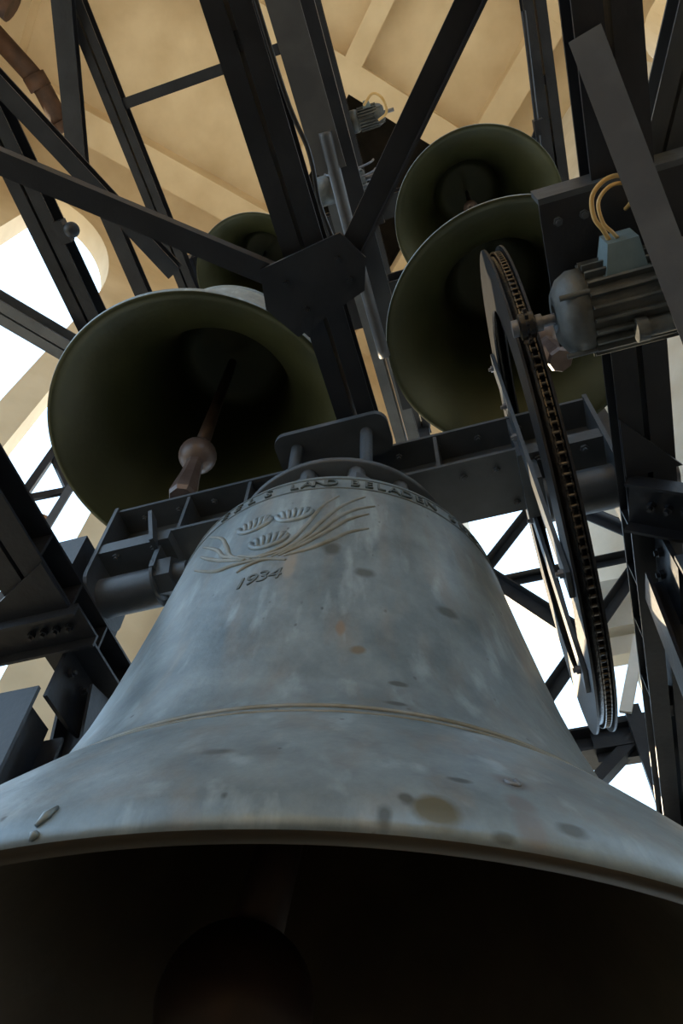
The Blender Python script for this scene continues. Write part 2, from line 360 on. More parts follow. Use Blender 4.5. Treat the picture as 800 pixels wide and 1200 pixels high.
# gussets under the low beams, at the top of the raking legs
for (bm, xg) in ((BL, -1.575), (BRt, .51)):
    mb = MB(); poly = [(1.60, 2.10), (2.05, 2.10), (1.95, 1.90), (1.76, 1.86), (1.60, 1.86)]
    n = len(poly); vs = [(xg - .008, y, h) for y, h in poly] + [(xg + .008, y, h) for y, h in poly]
    mb.add(vs, [tuple(range(n)), tuple(reversed(range(n, 2 * n)))] + [(i, n + i, n + (i + 1) % n, (i + 1) % n) for i in range(n)])
    mb.build('gusset_plate', 'steel', bm)
    for y in (1.66, 1.75, 1.84, 1.93):
        bolt(bm, (xg + (.008 if xg < 0 else -.008), y, 2.02), (1 if xg < 0 else -1, 0, 0), .016, .014, 'steel')
# raking A-frame legs
def leg(label, x, ya, ha, yb, hb, wd=.15, mat='steel'):
    o = single('raking_leg', label, 'brace', iprof(wd, .13, .012), (x, ya, ha), (x, yb, hb), mat, 'raking legs under the low beams', (1, 0, 0))
    return o
leg('I-section raking leg under the low beam at the nut end, leaning away behind the bell', -1.575, 1.80, 2.04, 2.75, FL)
leg('I-section raking leg under the wheel-side low beam, leaning away behind the big bell', .51, 1.80, 2.04, 2.75, FL)
def hcol(label, xa, xb, y0, y1, h1):
    t = thing('bearing_column', label, 'column', ((xa + xb) / 2, (y0 + y1) / 2, FL), 'columns under the bearings')
    boxp('flange', (xa, y0, FL), (xb, y0 + .014, h1), 'steel', t); boxp('flange', (xa, y1 - .014, FL), (xb, y1, h1 - .05), 'steel', t)
    boxp('web', ((xa + xb) / 2 - .006, y0 + .014, FL), ((xa + xb) / 2 + .006, y1 - .014, h1), 'steel', t)
    return t
hcol('upright H-section column under the bearing at the nut end', -1.70, -1.545, 1.525, 1.74, 1.83)
hcol('upright H-section column under the wheel-side bearing', .487, .64, 1.525, 1.74, 1.83)
def strut(label, xa, xb, ha, hb_, ya, yb, y2=0):
    t = thing('strut', label, 'brace', (xa, ya, ha - .05))
    d = Vector((xb - xa, y2, hb_ - ha)); p = Vector((xa, (ya + yb) / 2, ha)); w2 = (yb - ya) / 2
    MB().extrude([(-w2, -.055), (-w2 + .01, -.055), (-w2 + .01, -.01), (w2 - .01, -.01), (w2 - .01, -.055), (w2, -.055), (w2, 0), (-w2, 0)], p, p + d).build('channel', 'steel', t)
    u = d.normalized(); nn = u.cross(Vector((0, 1, 0))).normalized(); nn = nn if nn.z < 0 else -nn
    for i in range(4): bolt(t, p + u * (.07 + .05 * i) + nn * .011, nn, .014, .018, 'steel')
    return t
sL = strut('bolted channel strut running outward from the low beam at the nut end', -1.44, -2.9, 2.098, 2.098, 1.42, 1.58)
sR_ = strut('bolted channel strut with pale edges, outward from the wheel-side low beam', .44, 1.5, 2.098, 1.40, 1.40, 1.58, .1)
for pts, par in (([(-1.474, 1.22), (-1.474, 1.42), (-1.86, 1.42)], sL), ([(.434, 1.2), (.434, 1.40), (.60, 1.40)], sR_)):
    n = 3; MB().add([(x, y, 2.085) for x, y in pts] + [(x, y, 2.097) for x, y in pts], [tuple(reversed(range(n))), tuple(range(n, 2 * n))] + [(i, (i + 1) % n, n + (i + 1) % n, n + i) for i in range(n)]).build('gusset_plate', 'steel', par)
# columns standing on the floor
for i, (x, y, h1, lb) in enumerate(((-1.58, 3.4, 2.10, 'column behind the big bell under the nut-end beam'), (-.42, 3.4, 2.65, 'column behind the big bell under the middle beam'), (.51, 3.4, 2.10, 'column behind the big bell under the wheel-side beam'),
                                    (-1.58, -.9, 2.10, 'column behind the viewer under the nut-end beam'), (-.42, -.9, 2.85, 'column behind the viewer under the middle beam'), (.51, -.9, 2.10, 'column behind the viewer under the wheel-side beam'))):
    single('frame_column', 'dark steel ' + lb, 'column', iprof(.16, .16, .014), (x, y, FL), (x, y, h1), 'steel', 'frame columns', (0, 1, 0))
for i, (x, y, lb) in enumerate(((-2.0, 3.4, 'far corner post at the arched-window side'), (1.08, 3.4, 'far corner post at the motor side'), (-2.0, -.9, 'near corner post at the arched-window side'), (1.08, -.9, 'near corner post at the motor side'), (-.40, -.9, 'near middle post'), (-.40, 3.4, 'far middle post'))):
    single('frame_post', 'upper ' + lb + ' of the bell frame', 'post', iprof(.14, .14, .012), (x, y, 2.80 if y > 0 else (3.0 if -1 < x < 0 else 2.40)), (x, y, 6.5), 'steel', 'upper frame posts', (0, 1, 0))
single('cross_beam', 'wide dark cross beam low behind the chain wheel', 'beam', iprof(.16, .15, .014), (-2.1, 3.4, 2.725), (1.2, 3.4, 2.725), 'steel', 'cross beams at the far end')
single('cross_beam', 'cross beam behind the viewer at low level', 'beam', iprof(.16, .15, .014), (-2.1, -.9, 2.32), (1.2, -.9, 2.32), 'steel')
# lattice at the far end, seen against the sky
g = 'lattice braces seen against the sky'
single('lattice_bar', 'level angle bar of the far lattice crossing behind the wheel', 'brace', lprof(.06, .06, .008), (-2.2, 3.4, 4.17), (1.2, 3.4, 4.17), 'steel', g)
single('lattice_bar', 'thin brace rising from the big bell shoulder to the yoke end', 'brace', lprof(.075, .06, .008), (-.26, 3.44, 4.17), (.44, 3.44, 5.14), 'steel', g)
single('lattice_bar', 'thick brace falling from the big bell shoulder behind the wheel', 'brace', iprof(.10, .13, .012), (-.13, 3.36, 4.25), (.375, 3.36, 3.445), 'steel', g)
single('lattice_bar', 'long brace rising from behind the bell waist past the wheel', 'brace', lprof(.075, .07, .008), (-.20, 3.46, 2.80), (.90, 3.46, 4.17), 'steel', g)
single('lattice_bar', 'short dark brace below the wheel-side bearing, over pale concrete', 'brace', lprof(.08, .07, .008), (.46, 3.44, 5.14), (1.13, 3.44, 4.17), 'steel', g)
single('lattice_bar', 'upper level bar of the far lattice behind the bearing', 'brace', lprof(.06, .06, .008), (-.42, 3.4, 5.16), (1.08, 3.4, 5.16), 'steel', g)
single('lattice_bar', 'short knee brace under the low cross beam beside the bell lip', 'brace', rprof(.07, .06), (.05, 3.36, 2.34), (.47, 3.36, 2.70), 'steel', g)
single('lattice_bar', 'hanger plate below the low cross beam next to the gilt-edged beam', 'brace', rprof(.075, .05), (.49, 3.30, 2.85), (.47, 3.30, 1.4), 'steel', g, (0, 1, 0))
single('lattice_bar', 'pale sunlit plate slanting up from the low cross beam', 'brace', rprof(.06, .02), (.45, 3.27, 2.80), (.66, 3.27, 3.30), 'white', g, (0, 1, 0))  # sunlight put into the plate's white colour
boxp('gusset', (.26, 3.36, 2.60), (.56, 3.375, 2.86), 'steel', None); tag([o for o in col.objects if o.name == 'gusset'][-1], 'gusset plate on the low cross beam by the hanger plate', 'plate', None, 'thing')
# mid-level horizontal bracing
single('wind_brace', 'dark box brace from the picture edge to the black gusset plate', 'brace', rprof(.078, .05), (-1.72, -.25, 2.808), (-.43, .79, 2.808), 'steel')
single('wind_brace', 'flat dark brace from the gusset plate up past the small high bell', 'brace', lprof(.085, .06, .010), (-.255, .70, 2.815), (.75, -.42, 2.815), 'steel')
mb = MB(); poly = [(-.575, .66), (-.268, .615), (-.205, .72), (-.24, .83), (-.52, .93), (-.60, .80)]; n = 6
mb.add([(x, y, 2.762) for x, y in poly] + [(x, y, 2.778) for x, y in poly], [tuple(reversed(range(n))), tuple(range(n, 2 * n))] + [(i, (i + 1) % n, n + (i + 1) % n, n + i) for i in range(n)])
gp = tag(mb.build('gusset_plate', 'steel', None, (-.4, .76, 2.77)), 'black gusset plate joining the middle beam and two braces', 'plate', None, 'thing')
for x, y in ((-.50, .73), (-.46, .84), (-.30, .70), (-.28, .78)): bolt(gp, (x, y, 2.762), (0, 0, -1), .014, .012, 'steel')
single('wind_brace', 'tube-edged brace with bright streak crossing above the arched opening', 'brace', iprof(.09, .08, .01), (-2.0, -.52, 4.40), (-1.375, .93, 4.40), 'steel')
single('wind_brace', 'stout brace hanging from the top edge beside the rusty pipe', 'brace', iprof(.14, .10, .012), (-1.98, -.72, 6.44), (-2.42, .42, 6.44), 'steel')
single('wind_brace', 'thin level strut crossing the orange-lit ceiling coffer', 'brace', rprof(.075, .06), (-1.95, .115, 6.55), (-.40, .10, 6.55), 'steel')
double = thing('wind_brace', 'double channel brace crossing the white sky at the picture edge', 'brace', (-2.9, .26, 4.3))
for s in (-1, 1): MB().extrude(cprof(.006, .07, -.06, .06, .01, True) if s > 0 else cprof(-.07, -.006, -.06, .06, .01, False), (-2.95, .20, 4.38), (-1.98, 1.38, 4.38)).build('channel', 'steel_grey', double)
single('guard_rail', 'narrow steel rail running down to the rim of the large left bell', 'rail', iprof(.10, .10, .010), (-2.0, .55, 5.5), (-2.0, 2.6, 5.5), 'steel')
# grey strap and blue channel near the motor
single('flat_strap', 'light grey flat strut slanting across in front of the motor', 'brace', rprof(.075, .014), (.452, .20, 2.085), (.66, 1.50, 1.36), 'steel_grey', None, (.25, .4, .9))
cb = thing('channel_brace', 'bluish double channel brace at the top corner beside the strut', 'brace', (.62, .56, 2.3))
for s in (-1, 1): MB().extrude(cprof(.005, .05, -.05, .05, .008, True) if s > 0 else cprof(-.05, -.005, -.05, .05, .008, False), (.62, .62, 2.29), (.92, -.25, 2.29)).build('channel', 'yoke', cb)
single('cross_channel', 'dark channel running off behind the motor at the picture edge', 'beam', cprof(-.06, .06, -.05, .05, .01, True), (.585, .62, 2.17), (1.6, .62, 2.17), 'steel')

# ---------------------------------------------------------------- bells
OUT = [(1.0, 0.0), (1.002, 0.016), (0.994, 0.045), (.958, .105), (.905, .18), (.838, .275), (.786, .345), (.735, .400), (.697, .465), (.660, .56), (.628, .68),
       (.601, .82), (.578, .97), (.556, 1.13), (.537, 1.28), (.522, 1.40), (.515, 1.45), (.508, 1.495), (.495, 1.53), (.465, 1.557), (.40, 1.58), (.30, 1.595), (.0, 1.60)]
INN = [(.0, 1.50), (.30, 1.49), (.40, 1.45), (.44, 1.38), (.455, 1.2), (.475, 1.0), (.51, .8), (.56, .6), (.625, .44), (.71, .30), (.80, .18), (.885, .085), (.935, .04), (.972, .003)]
def rad(z):
    for (r0, z0), (r1, z1) in zip(OUT, OUT[1:]):
        if z0 <= z <= z1: return r0 + (r1 - r0) * (z - z0) / (z1 - z0)
    return 0.5
def bell(label, c, r, ext, inn, n=128, rings=((.405, .008), (.385, .004)), name='church_bell', fat=1.0):
    t = thing(name, label, 'bell', c, 'bells hung in the tower')
    # refine the outer curve so the flare reads smooth
    wf = lambda z: 1 + (fat - 1) * min(1, z / .8)
    prof = [(a * r * wf(b), b * r) for a, b in OUT]; pin = [(a * r, b * r) for a, b in INN]
    full = list(reversed(prof)) + list(reversed(pin)); k = len(prof)
    mi = [0] * (k - 1) + [1] * (len(full) - k)
    mb = MB(); mb.lathe([(max(a, .0005), b) for a, b in full], c, 'Z', n, mi); mb.f = [list(reversed(f)) for f in mb.f]
    body = mb.build('bell_body', [ext, inn], t)
    for z, q, *rm in rings:
        R = rad(z) * r * wf(z); pr = [(R + q * r * math.cos(a), z * r + q * r * math.sin(a)) for a in [2 * math.pi * i / 8 for i in range(8)]]
        m2 = MB().lathe(pr, c, 'Z', n, None, True); m2.build('moulding_ring', rm[0] if rm else ext, t)
    return t
def onb(th, z, off=0.0):
    a = math.radians(th); R = rad(z) + off; return Vector((R * math.cos(a), R * math.sin(a), z))
BIG = Vector((-.528, 1.588, .466))
DK = (.06, .07, .07); BRN = (.17, .13, .08)
SP = []
for th, z, rd, sz, c, am in ((-74.5, 1.067, .030, 1.3, DK, .85), (-66.5, .962, .034, .9, DK, .8), (-47.8, .875, .036, .9, DK, .85), (-68.4, .643, .022, 1, BRN, .8), (-62.3, .534, .022, .6, DK, .8),
                             (-63.6, .455, .026, .5, DK, .8), (-56.7, .354, .036, .5, DK, .85), (-65.5, .039, .036, 1.0, (.12, .105, .06), .9), (-67.2, .052, .012, 2.2, DK, .8), (-68.6, .022, .012, 2.2, DK, .8),
                             (-58.7, .136, .032, 1.2, (.16, .165, .175), .9), (-59.5, .075, .024, 2.0, (.19, .19, .20), .75), (-59.9, .031, .022, 2.2, (.19, .19, .20), .75), (-62.9, .112, .02, .6, DK, .8),
                             (-57.1, .038, .022, .7, DK, .85), (-61.8, .010, .018, .6, DK, .75), (-80.5, .17, .03, .6, DK, .6), (-84, 1.0, .02, 6, (.30, .27, .23), .8), (-71.5, .72, .012, 5, (.26, .18, .12), .7)):
    SP.append((tuple(onb(th, z)), rd * .78, sz, c, am))
M['big_ext'] = bell_material('blue_grey_patina', (.225, .285, .320), (.135, .185, .215), (.30, .37, .41), (.27, .26, .24), SP, .40, .30)
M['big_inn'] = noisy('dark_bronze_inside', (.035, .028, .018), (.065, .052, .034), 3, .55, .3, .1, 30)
M['relief_dark'] = noisy('dark_relief', (.085, .105, .11), (.13, .155, .16), 20, .5, .25)  # letters, digits and band lines toned darker than the bell
M['relief_leaf'] = noisy('ochre_edged_relief', (.17, .165, .13), (.25, .265, .255), 14, .5, .25)
M['bell_ext'] = bell_material('pale_patina', (.30, .36, .39), (.2, .25, .28), (.40, .47, .50), (.30, .30, .27), (), .45, .25)
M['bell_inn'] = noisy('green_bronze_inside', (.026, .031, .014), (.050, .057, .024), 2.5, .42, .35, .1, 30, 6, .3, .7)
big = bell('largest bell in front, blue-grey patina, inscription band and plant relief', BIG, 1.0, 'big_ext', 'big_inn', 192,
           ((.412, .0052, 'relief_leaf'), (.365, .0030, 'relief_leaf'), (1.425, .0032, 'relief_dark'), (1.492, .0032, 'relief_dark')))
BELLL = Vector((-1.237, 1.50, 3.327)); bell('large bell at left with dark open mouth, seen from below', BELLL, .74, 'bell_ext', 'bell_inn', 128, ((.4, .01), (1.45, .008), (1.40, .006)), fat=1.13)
BELLR = Vector((.335, 1.50, 3.67)); bell('large green-bronze bell behind the chain wheel and motor', BELLR, .63, 'bell_ext', 'bell_inn', 128)  # green is the colour of the bronze inside
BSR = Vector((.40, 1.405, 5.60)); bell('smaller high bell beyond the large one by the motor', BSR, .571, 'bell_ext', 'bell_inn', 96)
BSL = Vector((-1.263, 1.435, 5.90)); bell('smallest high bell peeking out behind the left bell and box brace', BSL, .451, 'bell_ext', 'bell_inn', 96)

# inscription, date and plant relief on the large bell
def glyph(ch, size, depth, th, z, parent, name, slant=0.0, mat='big_ext'):
    cu = bpy.data.curves.new('glyph', 'FONT'); cu.body = ch; cu.size = size; cu.extrude = depth; cu.align_x = 'CENTER'; cu.resolution_u = 3; cu.offset = 0
    ob = bpy.data.objects.new('glyph', cu); col.objects.link(ob)
    dg = bpy.context.evaluated_depsgraph_get(); me = bpy.data.meshes.new_from_object(ob.evaluated_get(dg))
    bpy.data.objects.remove(ob); me.name = name
    for v in me.vertices:
        x, y, q = v.co; x += y * slant
        zz = z + y - size * .35; a = math.radians(th) + x / (rad(z))
        v.co = (onb(math.degrees(a), zz, q))
    me.materials.clear(); me.materials.append(M[mat])
    for pl in me.polygons: pl.material_index = 0
    return link(name, me, parent, BIG)
for ch, th in (('E', -114.5), ('E', -108.8), ('L', -103.2), ('S', -97.1), ('L', -88.2), ('A', -83.9), ('N', -80.0), ('D', -76.2), ('B', -68.8), ('E', -64.4), ('L', -60.4), ('A', -56.1), ('D', -51.7), ('E', -47.3), ('N', -43.0), ('S', -34.0), ('E', -29.3), ('N', -24.4)):
    glyph(ch, .056, .006, th, 1.457, big, 'letter', 0, 'relief_dark')
for ch, th, dz in (('1', -95.6, -.006), ('9', -93.0, 0), ('3', -90.2, .004), ('4', -87.2, .004)): glyph(ch, .066, .0025, th, .965 + dz, big, 'date_digit', .12, 'relief_dark')
STR = [[(-100.0, 1.12), (-93.8, 1.078), (-88.7, 1.089), (-84.7, 1.135), (-81.5, 1.215), (-78.0, 1.312), (-73.6, 1.37)],
       [(-92.9, 1.069), (-86.6, 1.081), (-82.1, 1.129), (-77.5, 1.224), (-72.3, 1.311), (-65.7, 1.376)],
       [(-89.5, 1.058), (-83.6, 1.093), (-78.4, 1.156), (-73.5, 1.237), (-68.7, 1.288), (-62.9, 1.325)],
       [(-87.6, 1.056), (-81.8, 1.096), (-75.8, 1.161), (-70.8, 1.224), (-64.9, 1.272)],
       [(-86.2, 1.051), (-80.3, 1.069), (-75.0, 1.108), (-70.7, 1.153), (-65.1, 1.188)],
       [(-98.0, 1.024), (-95.1, 1.043), (-90.6, 1.05), (-85.3, 1.028)],
       [(-95.0, 1.071), (-102.1, 1.129), (-105.9, 1.209), (-110.5, 1.294), (-119.0, 1.385)],
       [(-96.6, 1.081), (-105.0, 1.15), (-110.1, 1.228), (-120.8, 1.347)],
       [(-97.2, 1.078), (-105.4, 1.134), (-111.6, 1.193), (-118.5, 1.272)],
       [(-90.7, 1.056), (-99.9, 1.071), (-106.4, 1.088), (-117.6, 1.192)]]
def crv(pts, k=6):
    """Catmull-Rom through (theta, z)"""
    P = [pts[0]] + list(pts) + [pts[-1]]; out = []
    for i in range(1, len(P) - 2):
        for j in range(k):
            t = j / k; q = []
            for d in (0, 1):
                a, b, c, e = P[i - 1][d], P[i][d], P[i + 1][d], P[i + 2][d]
                q.append(.5 * ((2 * b) + (-a + c) * t + (2 * a - 5 * b + 4 * c - e) * t * t + (-a + 3 * b - 3 * c + e) * t ** 3))
            out.append(tuple(q))
    out.append(pts[-1]); return out
for s in STR:
    p = crv(s); n = len(p)
    MB().tube([BIG + onb(a, z, -.001) for a, z in p], .0065, 6, [.55 + .6 * math.sin(math.pi * min(1, (i + 1) / n)) for i in range(n)]).build('relief_leaf', 'relief_leaf', big)
for cz, ca, wz in ((1.272, -98.2, 1), (1.272, -86.2, 1), (1.150, -91.8, 1)):
    fl_ = MB(); n = 9      # cup of the flower
    for i in range(n):
        pass
    cup = [(ca + 5.2 * math.cos(t), cz + .045 * math.sin(t) + .012) for t in [math.pi + math.pi * i / 12 for i in range(13)]]
    fo = MB().tube([BIG + onb(a, z, -.001) for a, z in cup], .009, 6).build('relief_flower', 'big_ext', big)
    for k in range(5):
        a0 = ca + (k - 2) * 1.35; a1 = ca + (k - 2) * 2.3
        MB().tube([BIG + onb(a0, cz - .018, -.002), BIG + onb((a0 + a1) / 2, cz + .02, .002), BIG + onb(a1, cz + .052 - abs(k - 2) * .006, -.003)], .0075, 6, [.6, 1.1, .3]).build('petal', 'big_ext', fo)
# two raised marks near the lip
for pts in ([(-89.05, .020), (-88.75, .034), (-88.4, .047)], [(-89.05, .003), (-88.9, .009), (-88.75, .013)]):
    MB().tube([BIG + onb(a, z, .002) for a, z in pts], .0042, 6, [.5, 1.3, .4]).build('foundry_mark', 'big_ext', big)
MB().tube([BIG + onb(-58.7 + .5 * math.cos(t), .136 + .010 * math.sin(t), .001) for t in [math.pi * 1.0 + math.pi * 1.2 * i / 8 for i in range(9)]], .0035, 6).build('foundry_mark', 'big_ext', big)

# clappers
def clapper(label, top, ball, rb, tail, hexa=True, mat='clapper'):
    top, ball = Vector(top), Vector(ball); d = (ball - top).normalized()
    t = thing('bell_clapper', label, 'clapper', tuple(ball + d * (rb * 1.0 + tail)), 'bell clappers')
    a = d.orthogonal().normalized()
    MB().tube([top, top + (ball - top) * .5, ball - d * rb * .6], rb * .36, 10, [.8, .9, 1.15]).build('shaft', 'shaded_iron', t)
    def along(pts, nm, n=24, sm=True):
        mb = MB(); b = d.cross(a); o = []
        for r, z in pts:
            for i in range(n):
                q = 2 * math.pi * i / n; o.append(ball + d * z + (a * math.cos(q) + b * math.sin(q)) * r)
        fs = [(j * n + i, j * n + (i + 1) % n, (j + 1) * n + (i + 1) % n, (j + 1) * n + i) for j in range(len(pts) - 1) for i in range(n)]
        mb.add(o, fs, 0, sm); mb.add(o[-n:], [tuple(range(n))]); mb.add(o[:n], [tuple(reversed(range(n)))])
        return mb.build(nm, mat, t)
    along([(rb * math.sin(q) + .001, -rb * math.cos(q)) for q in [math.pi * i / 16 for i in range(17)]], 'ball')
    along([(rb * .52, rb * .70), (rb * .46, rb * 1.1), (rb * .52, rb * 1.0 + tail * .35), (rb * .66, rb + tail * .7), (rb * .72, rb + tail * .92), (rb * .62, rb + tail)], 'tail', 8, False)
    return t
clapper('pinkish iron clapper hanging in the left bell mouth', BELLL + Vector((0, 0, 1.0)), (-1.237, 1.50, 3.20), .088, .29)
clapper('pinkish iron clapper half hidden behind the chain wheel and motor', BELLR + Vector((0, 0, .9)), (.42, 1.46, 3.42), .078, .22)
clapper('dark clapper deep inside the largest bell', BIG + Vector((0, 0, 1.40)), (-.66, 1.46, .72), .15, .26, True, 'shaded_iron')
clapper('small dark clapper inside the high bell near the motor', BSR + Vector((0, 0, .8)), BSR + Vector((-.03, -.02, .22)), .05, .10)
clapper('small dark clapper inside the smallest high bell', BSL + Vector((0, 0, .62)), BSL + Vector((.02, 0, .20)), .042, .08)

# ---------------------------------------------------------------- big yoke (headstock)
PY, PH = 1.588, 2.335           # swing axis
X0, X1 = -1.492, .449
yk = thing('bell_yoke', 'bolted slate steel yoke carrying the largest bell', 'yoke', (-.522, PY, 2.15))
ya, yb = 1.455, 1.72; hb, ht_ = 2.50, 2.765; t_ = .016
boxp('top_flange', (X0, ya, ht_ - t_), (X1, yb, ht_), 'yoke', yk)
boxp('bottom_flange', (X0, ya, hb), (X1, yb, hb + t_), 'yoke', yk)
boxp('web', (X0, 1.570, hb + t_), (X1, 1.606, ht_ - t_), 'yoke', yk)
for x in (-1.17, -.90, -.52, -.13, .16):
    boxp('stiffener', (x - .007, ya + .004, hb + t_), (x + .007, 1.57, ht_ - t_), 'yoke', yk)
    boxp('stiffener', (x - .007, 1.606, hb + t_), (x + .007, yb - .004, ht_ - t_), 'yoke', yk)
for i in range(12):
    x = X0 + .10 + i * (X1 - X0 - .2) / 11
    bolt(yk, (x, 1.508, ht_ - t_), (0, 0, -1), .014, .012, 'yoke')
    bolt(yk, (x, 1.66, ht_ - t_), (0, 0, -1), .014, .012, 'yoke')
for x in (-.05, .07, .12): bolt(yk, (x, 1.52 if x < .1 else 1.68, hb), (0, 0, -1), .014, .010, 'yoke')
for e, (xa, xb) in enumerate(((X0, X0 + .30), (X1 - .30, X1))):
    eb = boxp('end_block', (xa, ya - .005, 2.445), (xb, yb + .005, hb), 'yoke', yk)
    xe = xa if e == 0 else xb
    # end plate with rounded foot
    poly = [(ya - .012, ht_ + .004), (ya - .012, PH + .02)] + [(PY + .145 * math.cos(q), PH - .01 + .085 * math.sin(q)) for q in [math.pi + math.pi * i / 12 for i in range(13)]] + [(yb + .012, PH + .02), (yb + .012, ht_ + .004)]
    n = len(poly); xa2, xb2 = (xe - .014, xe + .002) if e == 0 else (xe - .002, xe + .014)
    mb = MB().add([(xa2, y, h) for y, h in poly] + [(xb2, y, h) for y, h in poly], [tuple(range(n)), tuple(reversed(range(n, 2 * n)))] + [(i, n + i, n + (i + 1) % n, (i + 1) % n) for i in range(n)])
    mb.build('end_plate', 'yoke', yk)
    gx0, gx1 = (xa, xb - .06) if e == 0 else (xa + .06, xb)
    MB().cyl((gx0, PY, PH), (gx1, PY, PH), .078, .078, 32).build('gudgeon_housing', 'yoke', yk)
    xi = gx1 if e == 0 else gx0; sg = 1 if e == 0 else -1
    boxp('lug', (min(xi, xi + sg * .02), ya + .02, PH - .02), (max(xi, xi + sg * .02), yb - .03, 2.445), 'yoke', yk)
    if e == 0:
        nb = MB().cyl((xi, PY - .03, PH + .01), (xi + .075, PY - .03, PH + .01), .075, .075, 6, True, False).build('nut', 'yoke', yk)
        MB().cyl((xi + .075, PY - .03, PH + .01), (xi + .125, PY - .03, PH + .01), .046, .046, 20).build('thread_end', 'yoke', nb)
        MB().cyl((xi, PY - .03, PH + .01), (xi + .012, PY - .03, PH + .01), .085, .085, 24).build('washer', 'yoke', nb)
        MB().extrude(rprof(.016, .05), (-1.285, ya - .03, 2.60), (-1.225, ya - .03, 2.38), (0, 1, 0)).build('lock_plate', 'yoke', yk)
    for y in (1.50,):
        for x in (xa + .07, xb - .07): bolt(yk, (x, y - .02, 2.445), (0, 0, -1), .016, .012, 'yoke')
    MB().cyl((xe - sg * .002, PY, PH), (xe - sg * .20, PY, PH), .05, .05, 24).build('pivot_pin', 'bolt', yk)
# crown plate with tie rods and the round clamp plate on the bell head
for (q0, q1, rr) in ((1.275, 1.452, 1.345), (1.724, 1.90, 1.83)):
    cp = MB(); poly = []
    for cx, cy, a0 in ((-.69, q0 + .05, math.pi), (-.335, q0 + .05, 1.5 * math.pi), (-.335, q1 - .05, 0), (-.69, q1 - .05, .5 * math.pi)):
        poly += [(cx + .05 * math.cos(a0 + math.pi / 2 * i / 6), cy + .05 * math.sin(a0 + math.pi / 2 * i / 6)) for i in range(7)]
    n = len(poly)
    cp.add([(x, y, 2.70) for x, y in poly] + [(x, y, 2.727) for x, y in poly], [tuple(reversed(range(n))), tuple(range(n, 2 * n))] + [(i, (i + 1) % n, n + (i + 1) % n, n + i) for i in range(n)])
    cp.build('clamp_plate', 'yoke', yk)
    for x in (-.655, -.375):
        rd = MB().cyl((x, rr, 2.302), (x, rr, 2.745), .024, .024, 16).build('tie_rod', 'yoke', yk)
        MB().cyl((x, rr, 2.727), (x, rr, 2.765), .042, .038, 6, True, False).build('nut', 'yoke', rd)
MB().lathe([(.02, 0), (.386, 0), (.392, .006), (.392, .020), (.386, .026), (.02, .026)], (-.528, PY, 2.275), 'Z', 72, None, True).build('clamp_disc', 'yoke', yk)
boxp('packing_block', (-.75, 1.47, 2.302), (-.30, 1.70, 2.498), 'yoke', yk)
for a in (-118, -93, -66, -40, -150, 30, 90, 150):
    x, y = -.528 + .345 * math.cos(math.radians(a)), PY + .345 * math.sin(math.radians(a))
    nb = MB().cyl((x, y, 2.055), (x, y, 2.20), .058, .052, 6, True, False).build('nut', 'yoke', yk)
    MB().cyl((x, y, 2.20), (x, y, 2.275), .030, .030, 12).build('stud', 'yoke', nb)
# bearing blocks on the low beams
def bearing(label, x0, x1):
    t = thing('bearing_block', label, 'bearing', ((x0 + x1) / 2, PY, 2.24), 'bearing blocks of the big yoke')
    boxp('base_plate', (x0, 1.37, 2.24), (x1, 1.81, 2.265), 'steel', t)
    mb = MB(); poly = [(1.40, 2.265), (1.776, 2.265), (1.776, 2.52), (1.40, 2.52)]; n = 4
    a, b = x0 + .02, x1 - .02
    mb.add([(a, y, h) for y, h in poly] + [(b, y, h) for y, h in poly], [tuple(reversed(range(n))), tuple(range(n, 2 * n))] + [(i, (i + 1) % n, n + (i + 1) % n, n + i) for i in range(n)])
    mb.build('housing', 'steel', t)
    for y in (1.385, 1.793):
        bolt(t, ((x0 + x1) / 2, y, 2.265), (0, 0, 1), .02, .02, 'steel')
bearing('dark bearing block at the nut end of the big yoke', -1.68, -1.515)
bearing('dark bearing block at the wheel end of the big yoke', .475, .60)

# yokes of the other bells
def small_yoke(label, c, r, x0, x1, h0, h1, bt):
    t = thing('bell_yoke', label, 'yoke', (c[0], c[1], c[2] + 1.6 * r), None)
    MB().extrude(iprof(.18, h1 - h0, .014), (x0, c[1], (h0 + h1) / 2), (x1, c[1], (h0 + h1) / 2)).build('beam', 'steel', t)
    MB().cyl((c[0], c[1], c[2] + 1.59 * r), (c[0], c[1], h0), .18 * r + .05, .18 * r + .05, 24).build('crown_block', 'steel', t)
    for s in (-1, 1):
        x = x0 if s < 0 else x1
        MB().cyl((x, c[1], (h0 + h1) / 2 - .03), (x + s * .07, c[1], (h0 + h1) / 2 - .03), .045, .045, 16).build('pivot_pin', 'bolt', t)
        boxp('bearing', (min(x, x + s * .12), c[1] - .10, bt), (max(x, x + s * .12), c[1] + .10, h1 - .04), 'steel', t)
small_yoke('steel yoke above the large left bell', BELLL, .74, -1.93, -.53, 4.66, 4.84, 4.60)
small_yoke('steel yoke above the large bell behind the wheel', BELLR, .63, -.26, .98, 4.72, 4.90, 4.60)
small_yoke('steel yoke of the high bell near the motor', BSR, .571, -.27, 1.02, 6.70, 6.86, 6.64)
small_yoke('steel yoke of the smallest high bell', BSL, .451, -1.92, -.54, 6.72, 6.86, 6.64)

